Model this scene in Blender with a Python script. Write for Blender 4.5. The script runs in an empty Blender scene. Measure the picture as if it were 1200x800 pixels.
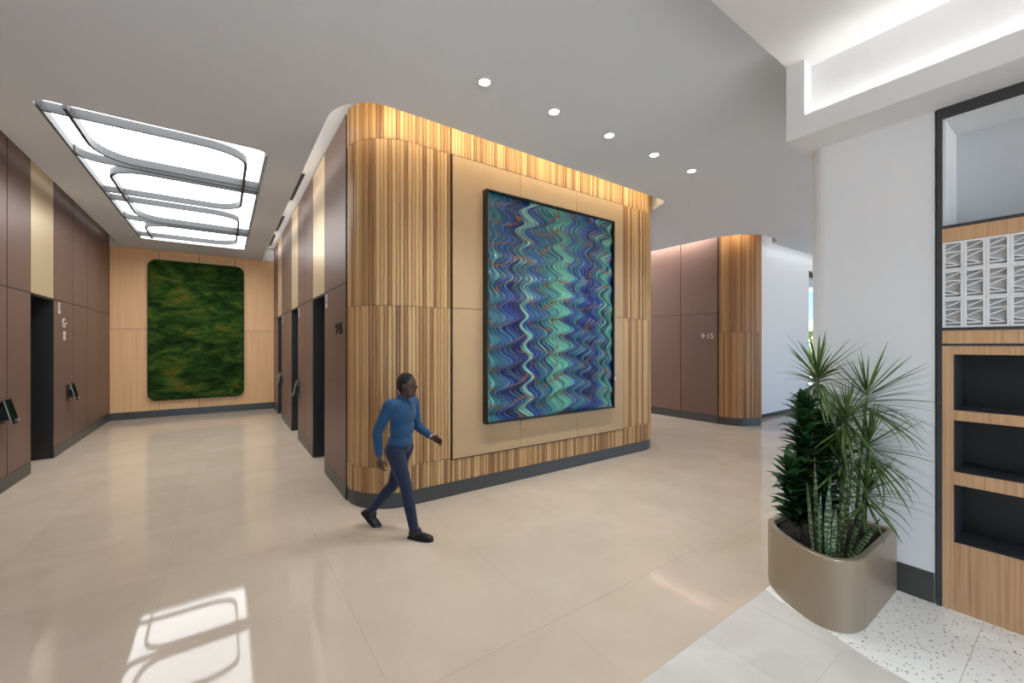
import bpy, bmesh, math, random
from mathutils import Vector, Matrix, noise
random.seed(7)
PI = math.pi
SC = bpy.context.scene
COL = SC.collection

# ------------------------------------------------------------------ camera
CAM_H = 2.0
YAW = math.atan2(338.0, 480.5)
cd = bpy.data.cameras.new('camera'); cam = bpy.data.objects.new('camera', cd); COL.objects.link(cam)
cam.location = (0, 0, CAM_H); cam.rotation_euler = (PI/2, 0, -YAW)
cd.sensor_width = 36; cd.lens = 480.5*36/1200; cd.shift_y = 3.5/1200
cd.clip_start = 0.05; cd.clip_end = 300
SC.camera = cam

# ------------------------------------------------------------------ world, exposure
w = bpy.data.worlds.new('sky'); SC.world = w; w.use_nodes = True
nt = w.node_tree; nt.nodes.clear()
sky = nt.nodes.new('ShaderNodeTexSky'); sky.sky_type = 'NISHITA'; sky.sun_disc = False; sky.ozone_density = 4.0; sky.dust_density = 0.1
sky.sun_elevation = math.radians(48); sky.sun_rotation = math.radians(150)
bg = nt.nodes.new('ShaderNodeBackground'); bg.inputs[1].default_value = 0.15
ow = nt.nodes.new('ShaderNodeOutputWorld')
tn = nt.nodes.new('ShaderNodeMix'); tn.data_type = 'RGBA'; tn.blend_type = 'MULTIPLY'; tn.inputs[0].default_value = 1.0; tn.inputs[7].default_value = (0.50, 0.74, 1.0, 1)
nt.links.new(sky.outputs[0], tn.inputs[6]); nt.links.new(tn.outputs[2], bg.inputs[0]); nt.links.new(bg.outputs[0], ow.inputs[0])
vs = SC.view_settings
vs.view_transform = 'Standard'; vs.look = 'None'; vs.gamma = 1; vs.use_curve_mapping = False
vs.exposure = 1.2
SC.cycles.use_denoising = True
SC.cycles.max_bounces = 10; SC.cycles.diffuse_bounces = 6; SC.cycles.glossy_bounces = 4
SC.cycles.sample_clamp_indirect = 8

TRAY_E = 3.2        # luminous ceiling panel
DOWN_W = 62         # each downlight
def area(name, loc, rot, sx, sy, watts, col=(1, 1, 1), parent=None, spread=180):
    l = bpy.data.lights.new(name, 'AREA'); l.shape = 'RECTANGLE'; l.size = sx; l.size_y = sy
    l.energy = watts; l.color = col; l.spread = math.radians(spread)
    o = bpy.data.objects.new(name, l); COL.objects.link(o); o.location = loc; o.rotation_euler = rot
    if parent: o.parent = parent
    return o
sd_ = bpy.data.lights.new('sun', 'SUN'); sd_.energy = 13.5; sd_.angle = math.radians(0.5); sd_.color = (0.93, 0.97, 1)
sun = bpy.data.objects.new('sun', sd_); COL.objects.link(sun)
sun.rotation_euler = Vector((-0.02, 0.45, -0.89)).to_track_quat('-Z', 'Y').to_euler()
WARM = (1.0, 0.87, 0.60); NEUT = (1.0, 0.98, 0.95)
# strips of light in the ceiling slots along the walls and in the cove
area('slot_light_facade', (3.95, 4.50, 4.80), (math.radians(86), 0, 0), 5.0, 0.04, 7.5, WARM)
area('slot_graze_facade', (3.95, 4.72, 4.95), (math.radians(14), 0, 0), 5.2, 0.03, 5.5, WARM, spread=120)
area('slot_light_corner', (1.15, 4.70, 4.80), (math.radians(86), 0, math.radians(-48)), 0.55, 0.04, 1.3, WARM)
area('slot_light_corridor', (0.995, 10.0, 4.80), (0, math.radians(-96), 0), 0.04, 9.4, 6, NEUT)
area('slot_light_left', (-2.235, 9.0, 4.80), (0, math.radians(92), 0), 0.04, 11, 1.2, NEUT)
area('slot_light_bank', (9.87, 10.0, 4.94), (0, math.radians(-38), 0), 0.04, 8.6, 62, NEUT)
area('slot_light_nose', (10.10, 4.76, 4.82), (math.radians(80), 0, math.radians(-46)), 0.8, 0.04, 11, WARM)
area('slot_light_side_wall', (14.5, 4.85, 4.93), (math.radians(35), 0, 0), 5.0, 0.05, 2.5, (0.95, 0.97, 1))
area('cove_light', (4.185, -2.6, 3.90), (PI, 0, 0), 0.06, 8.0, 9, (1, 0.97, 0.94))

# ------------------------------------------------------------------ materials
MATS = {}
def rgb(r, g, b):
    f = lambda c: (c/255/12.92) if c/255 <= 0.04045 else ((c/255+0.055)/1.055)**2.4
    return (f(r), f(g), f(b), 1)
class N:
    def __init__(s, name):
        s.m = bpy.data.materials.new(name); s.m.use_nodes = True; s.t = s.m.node_tree
        s.b = s.t.nodes['Principled BSDF']; MATS[name] = s.m
    def n(s, t, **kw):
        o = s.t.nodes.new(t)
        for k, v in kw.items(): setattr(o, k, v)
        return o
    def l(s, a, b): s.t.links.new(a, b)
    def set(s, **kw):
        names = dict(col='Base Color', rough='Roughness', metal='Metallic', spec='Specular IOR Level', coat='Coat Weight', coatr='Coat Roughness', ior='IOR', ec='Emission Color', es='Emission Strength', trans='Transmission Weight', alpha='Alpha', sheen='Sheen Weight', subs='Subsurface Weight')
        for k, v in kw.items(): s.b.inputs[names[k]].default_value = v
        return s
    def coord(s, kind='Object', scale=(1, 1, 1)):
        tc = s.n('ShaderNodeTexCoord'); mp = s.n('ShaderNodeMapping'); mp.inputs['Scale'].default_value = scale
        s.l(tc.outputs[kind], mp.inputs[0]); return mp.outputs[0]
    def world(s, scale=(1, 1, 1)):
        g = s.n('ShaderNodeNewGeometry'); mp = s.n('ShaderNodeMapping'); mp.inputs['Scale'].default_value = scale
        s.l(g.outputs['Position'], mp.inputs[0]); return mp.outputs[0]
    def noise(s, vec, scale=5, detail=4, rough=0.55, dist=0):
        o = s.n('ShaderNodeTexNoise'); o.inputs['Scale'].default_value = scale; o.inputs['Detail'].default_value = detail
        o.inputs['Roughness'].default_value = rough; o.inputs['Distortion'].default_value = dist
        s.l(vec, o.inputs['Vector']); return o.outputs['Fac']
    def ramp(s, fac, stops, interp='LINEAR'):
        o = s.n('ShaderNodeValToRGB'); o.color_ramp.interpolation = interp
        e = o.color_ramp.elements
        while len(e) < len(stops): e.new(0.5)
        for x, (p, c) in zip(e, sorted(stops, key=lambda q: q[0])): x.position = p; x.color = c
        s.l(fac, o.inputs[0]); return o.outputs[0]
    def math(s, op, a, b=None, c=None):
        o = s.n('ShaderNodeMath', operation=op)
        for i, v in enumerate((a, b, c)):
            if v is None: continue
            if isinstance(v, (int, float)): o.inputs[i].default_value = v
            else: s.l(v, o.inputs[i])
        return o.outputs[0]
    def mix(s, fac, a, b, mode='MIX'):
        o = s.n('ShaderNodeMix', data_type='RGBA', blend_type=mode)
        for i, v in ((0, fac), (6, a), (7, b)):
            if isinstance(v, (int, float)): o.inputs[i].default_value = v
            elif isinstance(v, tuple): o.inputs[i].default_value = v
            else: s.l(v, o.inputs[i])
        return o.outputs[2]
    def rnd(s): return s.n('ShaderNodeObjectInfo').outputs['Random']
    def bump(s, h, strength=0.2, dist=0.01):
        o = s.n('ShaderNodeBump'); o.inputs['Strength'].default_value = strength; o.inputs['Distance'].default_value = dist
        s.l(h, o.inputs['Height']); s.l(o.outputs[0], s.b.inputs['Normal'])
    def color(s, c): s.l(c, s.b.inputs['Base Color'])
    def roughness(s, c): s.l(c, s.b.inputs['Roughness'])

def plain(name, col, rough=0.5, metal=0.0, **kw):
    m = N(name); m.set(col=col, rough=rough, metal=metal, **kw)
    f = m.noise(m.world(), 9, 3)
    m.color(m.mix(m.math('MULTIPLY', f, 0.10), col, tuple(x*0.75 for x in col[:3])+(1,)))
    return m
plain('white_paint', rgb(226, 226, 226), 0.75)
plain('ceiling_paint', rgb(222, 230, 239), 0.8)
plain('column_plaster', rgb(232, 233, 235), 0.7)
plain('dark_plinth', rgb(74, 73, 72), 0.35, 0.2)
plain('jamb_metal', rgb(58, 57, 57), 0.35, 0.5)
plain('black_reveal', rgb(26, 22, 20), 0.6)
plain('mill_frame', rgb(66, 67, 68), 0.4, 0.3)
plain('niche_black', rgb(22, 22, 23), 0.45)
plain('niche_grey', rgb(52, 53, 55), 0.45)
plain('recess_grey', rgb(196, 199, 202), 0.6)
plain('block_white', rgb(232, 232, 232), 0.55)
plain('block_back', rgb(196, 196, 196), 0.8)
plain('blade_grey', rgb(62, 62, 63), 0.6, 0.0)
plain('diffuser_dark', rgb(50, 50, 50), 0.6)
plain('black_frame', rgb(20, 18, 17), 0.35)
plain('white_card', rgb(240, 238, 232), 0.5)
plain('sign_metal', rgb(222, 214, 208), 0.35, 0.3)
plain('device_black', rgb(10, 10, 11), 0.18)
plain('device_silver', rgb(190, 190, 188), 0.3, 0.8)
plain('glass_dark', rgb(14, 20, 18), 0.08)
plain('planter_metal', rgb(164, 148, 126), 0.36, 0.4)
plain('skin', rgb(72, 46, 36), 0.5)
plain('hair', rgb(18, 15, 14), 0.85)
plain('shoe_leather', rgb(16, 15, 15), 0.35)
plain('shoe_sole', rgb(24, 23, 22), 0.7)
plain('watch_steel', rgb(225, 215, 200), 0.25, 0.9)
plain('eye_white', rgb(96, 84, 78), 0.3)
plain('grout', rgb(176, 160, 141), 0.5)
plain('bark', rgb(120, 112, 88), 0.9)
plain('asphalt', rgb(176, 175, 172), 0.9)

def tile_mat(name, c1, c2, rough, sc):
    m = N(name); v = m.world()
    f = m.noise(v, sc, 6, 0.6, 0.6); g = m.noise(v, 0.35, 3)
    base = m.ramp(f, [(0.3, c1), (0.7, c2)])
    r = m.math('MULTIPLY_ADD', m.rnd(), 0.05, 0.975)
    hs = m.n('ShaderNodeHueSaturation'); m.l(r, hs.inputs['Value']); m.l(base, hs.inputs['Color'])
    m.color(hs.outputs[0]); m.set(spec=0.32)
    m.roughness(m.math('MULTIPLY_ADD', g, 0.03, rough)); return m
tile_mat('beige_tile', rgb(190, 172, 152), rgb(199, 181, 162), 0.025, 1.6)
tile_mat('grey_tile', rgb(194, 187, 179), rgb(209, 203, 196), 0.16, 1.9)
m = N('terrazzo'); v = m.world()
vo = m.n('ShaderNodeTexVoronoi'); vo.inputs['Scale'].default_value = 52; m.l(v, vo.inputs['Vector'])
wn = m.n('ShaderNodeTexWhiteNoise'); m.l(vo.outputs['Color'], wn.inputs['Vector'])
chip = m.math('MULTIPLY', m.math('LESS_THAN', vo.outputs['Distance'], 0.33), m.math('GREATER_THAN', wn.outputs['Value'], 0.72))
cc = m.ramp(wn.outputs['Value'], [(0.72, rgb(120, 112, 100)), (0.82, rgb(170, 160, 146)), (0.92, rgb(150, 128, 98)), (1.0, rgb(105, 104, 102))], 'CONSTANT')
m.color(m.mix(chip, rgb(240, 238, 232), cc)); m.set(rough=0.3)

def wood(name, stops, sx, sz, rough=0.45, rand=0.5, fine=0.35):
    # vertical grain (along z) with per-piece tone
    m = N(name); tc = m.n('ShaderNodeTexCoord'); mp = m.n('ShaderNodeMapping'); mp.inputs['Scale'].default_value = (sx, sx, sz)
    r = m.rnd(); add = m.n('ShaderNodeVectorMath', operation='ADD'); cmb = m.n('ShaderNodeCombineXYZ')
    m.l(m.math('MULTIPLY', r, 57.0), cmb.inputs[0]); m.l(m.math('MULTIPLY', r, 31.0), cmb.inputs[2])
    m.l(tc.outputs['Object'], mp.inputs[0]); m.l(mp.outputs[0], add.inputs[0]); m.l(cmb.outputs[0], add.inputs[1])
    f = m.noise(add.outputs[0], 1.0, 5, 0.6, 0.3)
    k = m.math('ADD', m.math('MULTIPLY', f, 1-rand), m.math('MULTIPLY', r, rand))
    m.color(m.ramp(k, stops)); m.set(rough=rough); m.bump(f, 0.12, 0.002); return m
wood('slat_wood', [(0.20, rgb(104, 68, 38)), (0.36, rgb(146, 104, 62)), (0.52, rgb(182, 138, 88)), (0.70, rgb(206, 168, 118)), (0.85, rgb(150, 106, 64))], 95, 0.7, 0.42, 0.36)
wood('nose_wood', [(0.20, rgb(90, 54, 26)), (0.36, rgb(136, 88, 46)), (0.52, rgb(166, 116, 66)), (0.70, rgb(190, 146, 94)), (0.85, rgb(140, 92, 50))], 95, 0.7, 0.42, 0.36)
wood('maple_panel', [(0.25, rgb(218, 170, 120)), (0.5, rgb(232, 186, 136)), (0.8, rgb(240, 198, 150))], 26, 0.6, 0.45, 0.15)
wood('mill_wood', [(0.25, rgb(172, 130, 92)), (0.5, rgb(202, 159, 117)), (0.8, rgb(216, 178, 137))], 60, 1.1, 0.5, 0.12)
wood('tan_panel', [(0.2, rgb(174, 141, 103)), (0.5, rgb(180, 147, 108)), (0.85, rgb(186, 152, 113))], 3, 2.0, 0.5, 0.2)
def bronze(name, c1, c2, metal, rough):
    m = N(name); v = m.coord('Object', (90, 90, 1.2)); f = m.noise(v, 1.0, 3)
    r = m.rnd(); m.color(m.mix(m.math('MULTIPLY_ADD', f, 0.6, m.math('MULTIPLY', r, 0.25)), c1, c2))
    m.set(metal=metal, spec=0.3); m.roughness(m.math('MULTIPLY_ADD', f, 0.10, rough)); m.bump(f, 0.05, 0.001)
bronze('bronze_panel', rgb(116, 90, 80), rgb(134, 106, 94), 0.28, 0.36)
bronze('champagne_panel', rgb(226, 200, 160), rgb(238, 214, 176), 0.55, 0.30)
bronze('door_bronze', rgb(104, 86, 76), rgb(120, 100, 88), 0.8, 0.28)

m = N('luminous'); m.set(col=(0.9, 0.9, 0.9, 1), ec=(0.93, 0.975, 1.0, 1), es=TRAY_E)
m = N('lamp_lens'); m.set(col=(1, 1, 1, 1), ec=(1, 0.97, 0.92, 1), es=25)
m = N('window_glass'); m.set(col=(1, 1, 1, 1), rough=0.0, trans=1.0, ior=1.05)

# moss
m = N('moss'); v = m.world((0.8, 1, 1.7)); a = m.noise(v, 2.0, 6, 0.62, 0.6); b = m.noise(m.world((1, 1, 2.2)), 9, 5, 0.7)
k = m.math('ADD', m.math('MULTIPLY', a, 0.72), m.math('MULTIPLY', b, 0.28))
m.color(m.ramp(k, [(0.33, rgb(14, 26, 12)), (0.44, rgb(30, 54, 20)), (0.51, rgb(44, 72, 27)), (0.57, rgb(66, 84, 30)), (0.63, rgb(98, 90, 34)), (0.72, rgb(60, 98, 48))])); m.set(rough=0.95, spec=0.1); m.bump(b, 0.9, 0.03)
# soil
m = N('soil'); f = m.noise(m.world(), 60, 5, 0.7); m.color(m.ramp(f, [(0.35, rgb(18, 14, 12)), (0.7, rgb(58, 46, 38))])); m.set(rough=0.95); m.bump(f, 1.0, 0.02)
# leaves
def leaf_mat(name, c1, c2, rough=0.4):
    m = N(name); f = m.noise(m.world(), 7, 2); r = m.rnd()
    m.color(m.mix(m.math('ADD', m.math('MULTIPLY', f, 0.5), m.math('MULTIPLY', r, 0.5)), c1, c2)); m.set(rough=rough)
leaf_mat('dracaena_leaf', rgb(40, 68, 28), rgb(108, 134, 62))
leaf_mat('compact_leaf', rgb(22, 48, 24), rgb(54, 94, 48), 0.32)
leaf_mat('cane', rgb(96, 98, 72), rgb(120, 118, 90), 0.8)
leaf_mat('tree_leaf', rgb(120, 150, 80), rgb(190, 205, 140), 0.7)
m = N('snake_leaf'); g = m.coord('UV', (1, 1, 1)); sx = m.n('ShaderNodeSeparateXYZ'); m.l(g, sx.inputs[0])
nz = m.noise(m.world((20, 20, 60)), 1.2, 3); wv = m.math('SINE', m.math('MULTIPLY_ADD', sx.outputs[1], 90.0, m.math('MULTIPLY', nz, 16.0)))
m.color(m.ramp(m.math('MULTIPLY_ADD', wv, 0.5, 0.5), [(0.4, rgb(34, 58, 34)), (0.75, rgb(70, 94, 58)), (0.97, rgb(140, 156, 112))])); m.set(rough=0.4)
# fabrics
def fabric(name, c):
    m = N(name); f = m.noise(m.world(), 260, 2); m.color(m.mix(m.math('MULTIPLY', f, 0.5), c, tuple(x*0.6 for x in c[:3])+(1,))); m.set(rough=0.9, sheen=0.1); m.bump(f, 0.25, 0.002)
fabric('sweater_knit', rgb(26, 70, 106)); fabric('denim', rgb(26, 35, 60))

# ------------------------------------------------------------------ object helpers
def link(o, parent=None):
    COL.objects.link(o)
    if parent: o.parent = parent
    return o
def tag(o, label, cat, group=None, kind=None):
    o['label'] = label; o['category'] = cat
    if group: o['group'] = group
    if kind: o['kind'] = kind
    return o
def empty(name, loc=(0, 0, 0), rz=0):
    o = bpy.data.objects.new(name, None); o.empty_display_size = 0.1; link(o); o.location = loc; o.rotation_euler = (0, 0, rz); return o
class MB:
    def __init__(s): s.v = []; s.f = []; s.uv = None
    def box(s, x0, x1, y0, y1, z0, z1):
        i = len(s.v)
        s.v += [(x0,y0,z0),(x1,y0,z0),(x1,y1,z0),(x0,y1,z0),(x0,y0,z1),(x1,y0,z1),(x1,y1,z1),(x0,y1,z1)]
        s.f += [tuple(i+k for k in q) for q in ((3,2,1,0),(4,5,6,7),(0,1,5,4),(1,2,6,5),(2,3,7,6),(3,0,4,7))]; return s
    def prism(s, poly, z0, z1):      # ccw outline in xy
        i = len(s.v); n = len(poly)
        s.v += [(x, y, z0) for x, y in poly] + [(x, y, z1) for x, y in poly]
        s.f += [tuple(i+k for k in reversed(range(n))), tuple(i+n+k for k in range(n))]
        s.f += [(i+k, i+(k+1) % n, i+n+(k+1) % n, i+n+k) for k in range(n)]; return s
    def xform(s, M, i0=0):
        s.v = s.v[:i0] + [tuple(M @ Vector(p)) for p in s.v[i0:]]; return s
    def ribbon(s, path, t, z0, z1):   # wall following an open path, thickness t
        n = len(path); off = []
        for k in range(n):
            a = Vector(path[max(k-1, 0)]); b = Vector(path[min(k+1, n-1)]); d = (b-a).normalized(); off.append(Vector((-d.y, d.x))*t/2)
        P = [Vector(p) for p in path]
        for k in range(n-1):
            i = len(s.v)
            q = [P[k]+off[k], P[k]-off[k], P[k+1]-off[k+1], P[k+1]+off[k+1]]
            s.v += [(p.x, p.y, z0) for p in q]+[(p.x, p.y, z1) for p in q]
            s.f += [tuple(i+j for j in r) for r in ((3,2,1,0),(4,5,6,7),(0,3,7,4),(1,2,6,5))]
            if k == 0: s.f.append((i, i+4, i+5, i+1))
            if k == n-2: s.f.append((i+2, i+6, i+7, i+3))
        return s
    def tube(s, pts, rads, seg=8, cap=True):
        P = [Vector(p) for p in pts]; i0 = len(s.v)
        for k, p in enumerate(P):
            d = (P[min(k+1, len(P)-1)]-P[max(k-1, 0)]).normalized()
            up = Vector((0, 0, 1)) if abs(d.z) < 0.95 else Vector((1, 0, 0))
            a = d.cross(up).normalized(); b = a.cross(d)
            r = rads[k] if isinstance(rads, (list, tuple)) else rads
            s.v += [tuple(p + (a*math.cos(2*PI*j/seg)+b*math.sin(2*PI*j/seg))*r) for j in range(seg)]
        for k in range(len(P)-1):
            for j in range(seg):
                a = i0+k*seg+j; b = i0+k*seg+(j+1) % seg
                s.f.append((a, b, b+seg, a+seg))
        if cap:
            s.f.append(tuple(i0+j for j in reversed(range(seg)))); e = i0+(len(P)-1)*seg; s.f.append(tuple(e+j for j in range(seg)))
        return s
    def mesh(s, name, mat=None, smooth=False):
        me = bpy.data.meshes.new(name); me.from_pydata(s.v, [], s.f)
        bm = bmesh.new(); bm.from_mesh(me); bmesh.ops.recalc_face_normals(bm, faces=bm.faces); bm.to_mesh(me); bm.free()
        if mat: me.materials.append(MATS[mat])
        if smooth:
            for p in me.polygons: p.use_smooth = True
        return me
    def build(s, name, mat, parent=None, smooth=False, bevel=0):
        o = bpy.data.objects.new(name, s.mesh(name, mat, smooth)); link(o, parent)
        if bevel:
            b = o.modifiers.new('bevel', 'BEVEL'); b.width = bevel; b.segments = 2; b.limit_method = 'ANGLE'
        return o
def Box(name, mat, x0, x1, y0, y1, z0, z1, parent=None, bevel=0): return MB().box(x0, x1, y0, y1, z0, z1).build(name, mat, parent, bevel=bevel)
def inst(name, me, parent, loc=(0, 0, 0), rot=(0, 0, 0), scale=(1, 1, 1)):
    o = bpy.data.objects.new(name, me); link(o, parent); o.location = loc; o.rotation_euler = rot; o.scale = scale; return o
def flat(loops, z0, z1, name, mat, parent=None):      # outline with holes, thickened
    cu = bpy.data.curves.new(name, 'CURVE'); cu.dimensions = '2D'; cu.fill_mode = 'BOTH'; cu.extrude = (z1-z0)/2
    for lp in loops:
        sp = cu.splines.new('POLY'); sp.points.add(len(lp)-1); sp.use_cyclic_u = True
        for p, q in zip(sp.points, lp): p.co = (q[0], q[1], 0, 1)
    t = bpy.data.objects.new(name+'_c', cu); COL.objects.link(t)
    me = bpy.data.meshes.new_from_object(t.evaluated_get(bpy.context.evaluated_depsgraph_get()))
    bpy.data.objects.remove(t); bpy.data.curves.remove(cu)
    me.transform(Matrix.Translation((0, 0, (z0+z1)/2))); me.materials.clear(); me.materials.append(MATS[mat]); me.name = name
    o = bpy.data.objects.new(name, me); return link(o, parent)
def arc(cx, cy, r, a0, a1, n, ry=None):
    ry = ry or r
    return [(cx+r*math.cos(math.radians(a0+(a1-a0)*k/n)), cy+ry*math.sin(math.radians(a0+(a1-a0)*k/n))) for k in range(n+1)]
def rrect(x0, x1, y0, y1, r, n=6):
    return arc(x1-r, y0+r, r, -90, 0, n)+arc(x1-r, y1-r, r, 0, 90, n)+arc(x0+r, y1-r, r, 90, 180, n)+arc(x0+r, y0+r, r, 180, 270, n)

# ================================================================== SETTING
ZC = 4.6; ZS = 5.0; ZN = 4.457
XL = -2.446; XR = 1.29; YB = 14.85; YF = 4.876; RC = 0.62; XE = 7.09; YN = 1.58; XB = 10.2
# ---- floor: sub-floor slab, tiles as pieces
fl = Box('floor', 'grout', -10, 24, -9, 16.5, -0.12, -0.006)
tag(fl, 'polished beige stone tile floor of the lift lobby, with grey tiles and pale terrazzo at the right', 'floor', kind='structure')
BW = 1.2
tm = MB().box(0.0004, BW-0.0004, 0.0004, BW-0.0004, -0.02, 0).mesh('tile', 'beige_tile')
def in_solid(x, y):
    if x+BW < XL-0.6 and y > 3: return True
    if x > 2.1 and x+BW < XE-0.2 and y > 5.8: return True
    if x > XB+0.2 and y > 5.3: return True
    return False
nt_ = 0; rows = []
ys = [1.05+BW*k for k in range(0, 12)]
for yy in ys:
    for k in range(-2, 19):
        x = -0.41+BW*k - BW*2
        if in_solid(x, yy) or x+BW < -2.9 and yy > 4: continue
        y0 = max(yy, 1.551); y1 = yy+BW
        if y1-y0 < BW-0.01: inst('tile', tm, fl, (x, y0-0.001, 0), (0, 0, 0), (1, (y1-y0)/BW, 1))
        else: inst('tile', tm, fl, (x, yy, 0))
        nt_ += 1
gm = MB().box(0.0007, 0.5993, 0.0007, 1.1993, -0.02, 0).mesh('grey_tile', 'grey_tile')
for i in range(-6, 10):
    x = 3.005-0.6*6+0.6*i + 0.3
    for j in range(4):
        y1 = 1.55-1.2*j + (0.6 if i % 2 and j else 0); 
        if i % 2 and j == 0: inst('grey_tile', gm, fl, (x, 0.95, 0.0), (0, 0, 0), (1, 0.5, 1)); continue
        inst('grey_tile', gm, fl, (x, y1-1.2, 0))
# terrazzo apron with a curved edge under the planter, in two slabs
cpts = [(3.62, 1.549), (3.55, 1.42), (3.49, 1.25), (3.46, 1.10), (3.40, 0.95), (3.35, 0.80), (3.32, 0.64), (3.31, 0.462)]
ta = MB().prism([(3.31, 0.462), (4.52, 0.462), (4.52, 1.549)] + cpts[:-1], -0.02, 0.003).build('terrazzo_slab', 'terrazzo', fl)
tb = MB().prism([(3.10, -1.4), (4.52, -1.4), (4.52, 0.459), (3.31, 0.459), (3.30, 0.2), (3.26, -0.3), (3.2, -0.8)], -0.02, 0.003).build('terrazzo_slab', 'terrazzo', fl)

# ---- ceiling
slot_front = [(0.97, YB), (0.97, 5.06)] + arc(1.50, 5.06, 0.53, 180, 270, 8, 0.62)[1:] + [(6.45, 4.47)] + arc(6.45, 4.70, 0.22, -90, -10, 5)[1:] + [(6.83, 5.0), (XE, 5.5), (XE, YB)]
slot_bank = [(9.78, 16.4), (9.78, 5.4)] + arc(10.86, 5.4, 1.08, 180, 300, 14, 0.90)[1:] + [(11.5, 4.76), (21.9, 4.72), (21.9, 16.4)]
tray = rrect(-1.687, 0.505, 6.43, 13.45, 0.16)
outer = [(-9.9, YN), (23.9, YN), (23.9, 16.45), (7.0, 16.45), (7.0, YB+0.0), (-2.215, YB), (-2.215, 3.0), (-9.9, 3.0)]
outer = [(-9.9, YN), (23.9, YN), (23.9, 16.45), (21.9, 16.45)] + list(reversed(slot_bank))[1:-1] + [(9.78, 16.45), (XE, 16.45)] + list(reversed(slot_front))[1:] + [(-2.215, YB), (-2.215, 3.0), (-9.9, 3.0)]
# main ceiling: outline already steps round the lift core, the bank and their slots
tray2 = [(x+9.05, y+1.6) for x, y in tray]  # ceiling opening for the added, unseen tray
ce = flat([outer, tray, tray2], ZC, ZS-0.02, 'ceiling', 'ceiling_paint')
tag(ce, 'flat pale grey ceiling with light slots along the walls', 'ceiling', kind='structure')
Box('slot_lid', 'white_paint', -10, 24, YN, 16.6, ZS, ZS+0.1, ce)
nc = MB().box(-9.9, 4.25, -9, YN, ZN, ZS+0.1).box(4.751, 24, -9, YN, ZN, ZS+0.1).box(4.25, 4.751, -9, YN, ZN+0.021, ZS+0.1).build('ceiling_near', 'white_paint')
tag(nc, 'white lower ceiling above the terrazzo, lit by the cove', 'ceiling', kind='structure')

# ---- bulkhead with light cove
bk = MB()
bk.box(4.097, 4.75, 1.442, YN, 3.8, ZN+0.02)
bk.box(4.097, 4.125, -9, 1.442, 3.8, 3.978)
bk.box(4.125, 4.75, -9, 1.442, 3.8, 3.86)
bk.box(4.25, 4.75, -9, 1.442, 3.86, ZN+0.02)
b = bk.build('trim_1', 'white_paint'); tag(b, 'white bulkhead with a glowing cove above the column', 'bulkhead', kind='structure')

# ---- column wall
cp = [(4.49, 0.71), (5.4, 0.71), (5.4, 1.55)] + [(4.70, 1.55)] + arc(4.62, 1.42, 0.13, 90, 180, 6)
c = MB().prism(cp, 0.0, 3.8).build('column', 'column_plaster', smooth=False); c['kind'] = 'structure'
tag(c, 'wide white plaster column behind the potted plants', 'column', kind='structure')
cb = [(4.482, 0.712), (4.55, 0.712), (4.62, 1.40)] + arc(4.62, 1.42, 0.138, 100, 180, 6)
MB().prism(cb, 0.004, 0.235).build('baseboard', 'dark_plinth', c)
wr = Box('wall_right', 'white_paint', 5.3, 5.6, -9, 0.70, 0, ZN); tag(wr, 'plain wall behind the built-in shelving', 'wall', kind='structure')

# ---- elevator wall on the left
def elevator_wall(name, xs, sgn, segs, portals, up_edges, y0, y1, label, plinth_h=0.19):
    # sgn: direction into the wall; face plane at xs
    root = MB()
    xa = xs+sgn*0.0056; xb = xs+sgn*0.62
    X = lambda a, b: (min(a, b), max(a, b))
    solid = []; yy = y0
    for p in portals: solid.append((yy, p[0])); yy = p[1]
    solid.append((yy, y1))
    for a, b_ in solid: root.box(*X(xa, xb), a+0.012, b_-0.012, 0, 4.97)
    for p in portals: root.box(*X(xa, xb), p[0]-0.012, p[1]+0.012, 2.80, 4.97)
    root.box(*X(xb, xb+sgn*0.12), y0, y1, 0, 4.97)
    o = root.build(name, 'black_reveal'); tag(o, label, 'wall', kind='structure')
    g = 0.008; gv = 0.013
    for a, b_ in zip(up_edges[:-1], up_edges[1:]):
        isp = any(abs(a-p[0]) < 0.06 for p in portals)
        Box('panel', 'champagne_panel' if isp else 'bronze_panel', *X(xs, xs+sgn*0.005), a+gv, b_-gv, 2.80+g, 4.97, o, 0.001)
        if not isp:
            Box('panel', 'bronze_panel', *X(xs, xs+sgn*0.005), a+gv, b_-gv, plinth_h+0.004, 2.80-g, o, 0.001)
    for a, b_ in solid:
        Box('plinth', 'dark_plinth', *X(xs-sgn*0.004, xs+sgn*0.005), a+0.004, b_-0.004, 0, plinth_h, o)
    for p in portals:
        Box('jamb', 'jamb_metal', *X(xs+sgn*0.001, xb), p[0]-0.012, p[0]+0.012, 0, 2.80, o)
        Box('jamb', 'jamb_metal', *X(xs+sgn*0.001, xb), p[1]-0.012, p[1]+0.012, 0, 2.80, o)
        Box('portal_head', 'jamb_metal', *X(xs+sgn*0.001, xb), p[0]+0.012, p[1]-0.012, 2.77, 2.80, o)
        mid = (p[0]+p[1])/2
        for a, b_ in ((p[0]+0.014, mid-0.003), (mid+0.003, p[1]-0.014)):
            Box('lift_door', 'door_bronze', *X(xb-sgn*0.05, xb-sgn*0.005), a, b_, 0.002, 2.765, o)
    return o
wl = elevator_wall('wall_left', XL, -1, None, [(6.4, 7.5), (9.49, 10.55)], [3.1, 4.2, 5.3, 6.4, 7.5, 8.645, 9.49, 10.55, 11.66, 12.76, 13.83, 14.83], 3.05, YB, 'bronze panelled lift wall at the left, with pale panels above its lift portals')
wc = elevator_wall('wall_corridor', XR, 1, None, [(6.92, 7.95), (9.72, 10.72), (12.72, 13.62)], [5.56, 6.92, 7.95, 8.83, 9.72, 10.72, 11.6, 12.72, 13.62, 14.83], 5.545, YB, 'bronze panelled lift wall facing the left one across the corridor')
Box('core', 'white_paint', 2.05, XE, 5.56, YB+0.3, 0, 4.98, wc)

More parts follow.
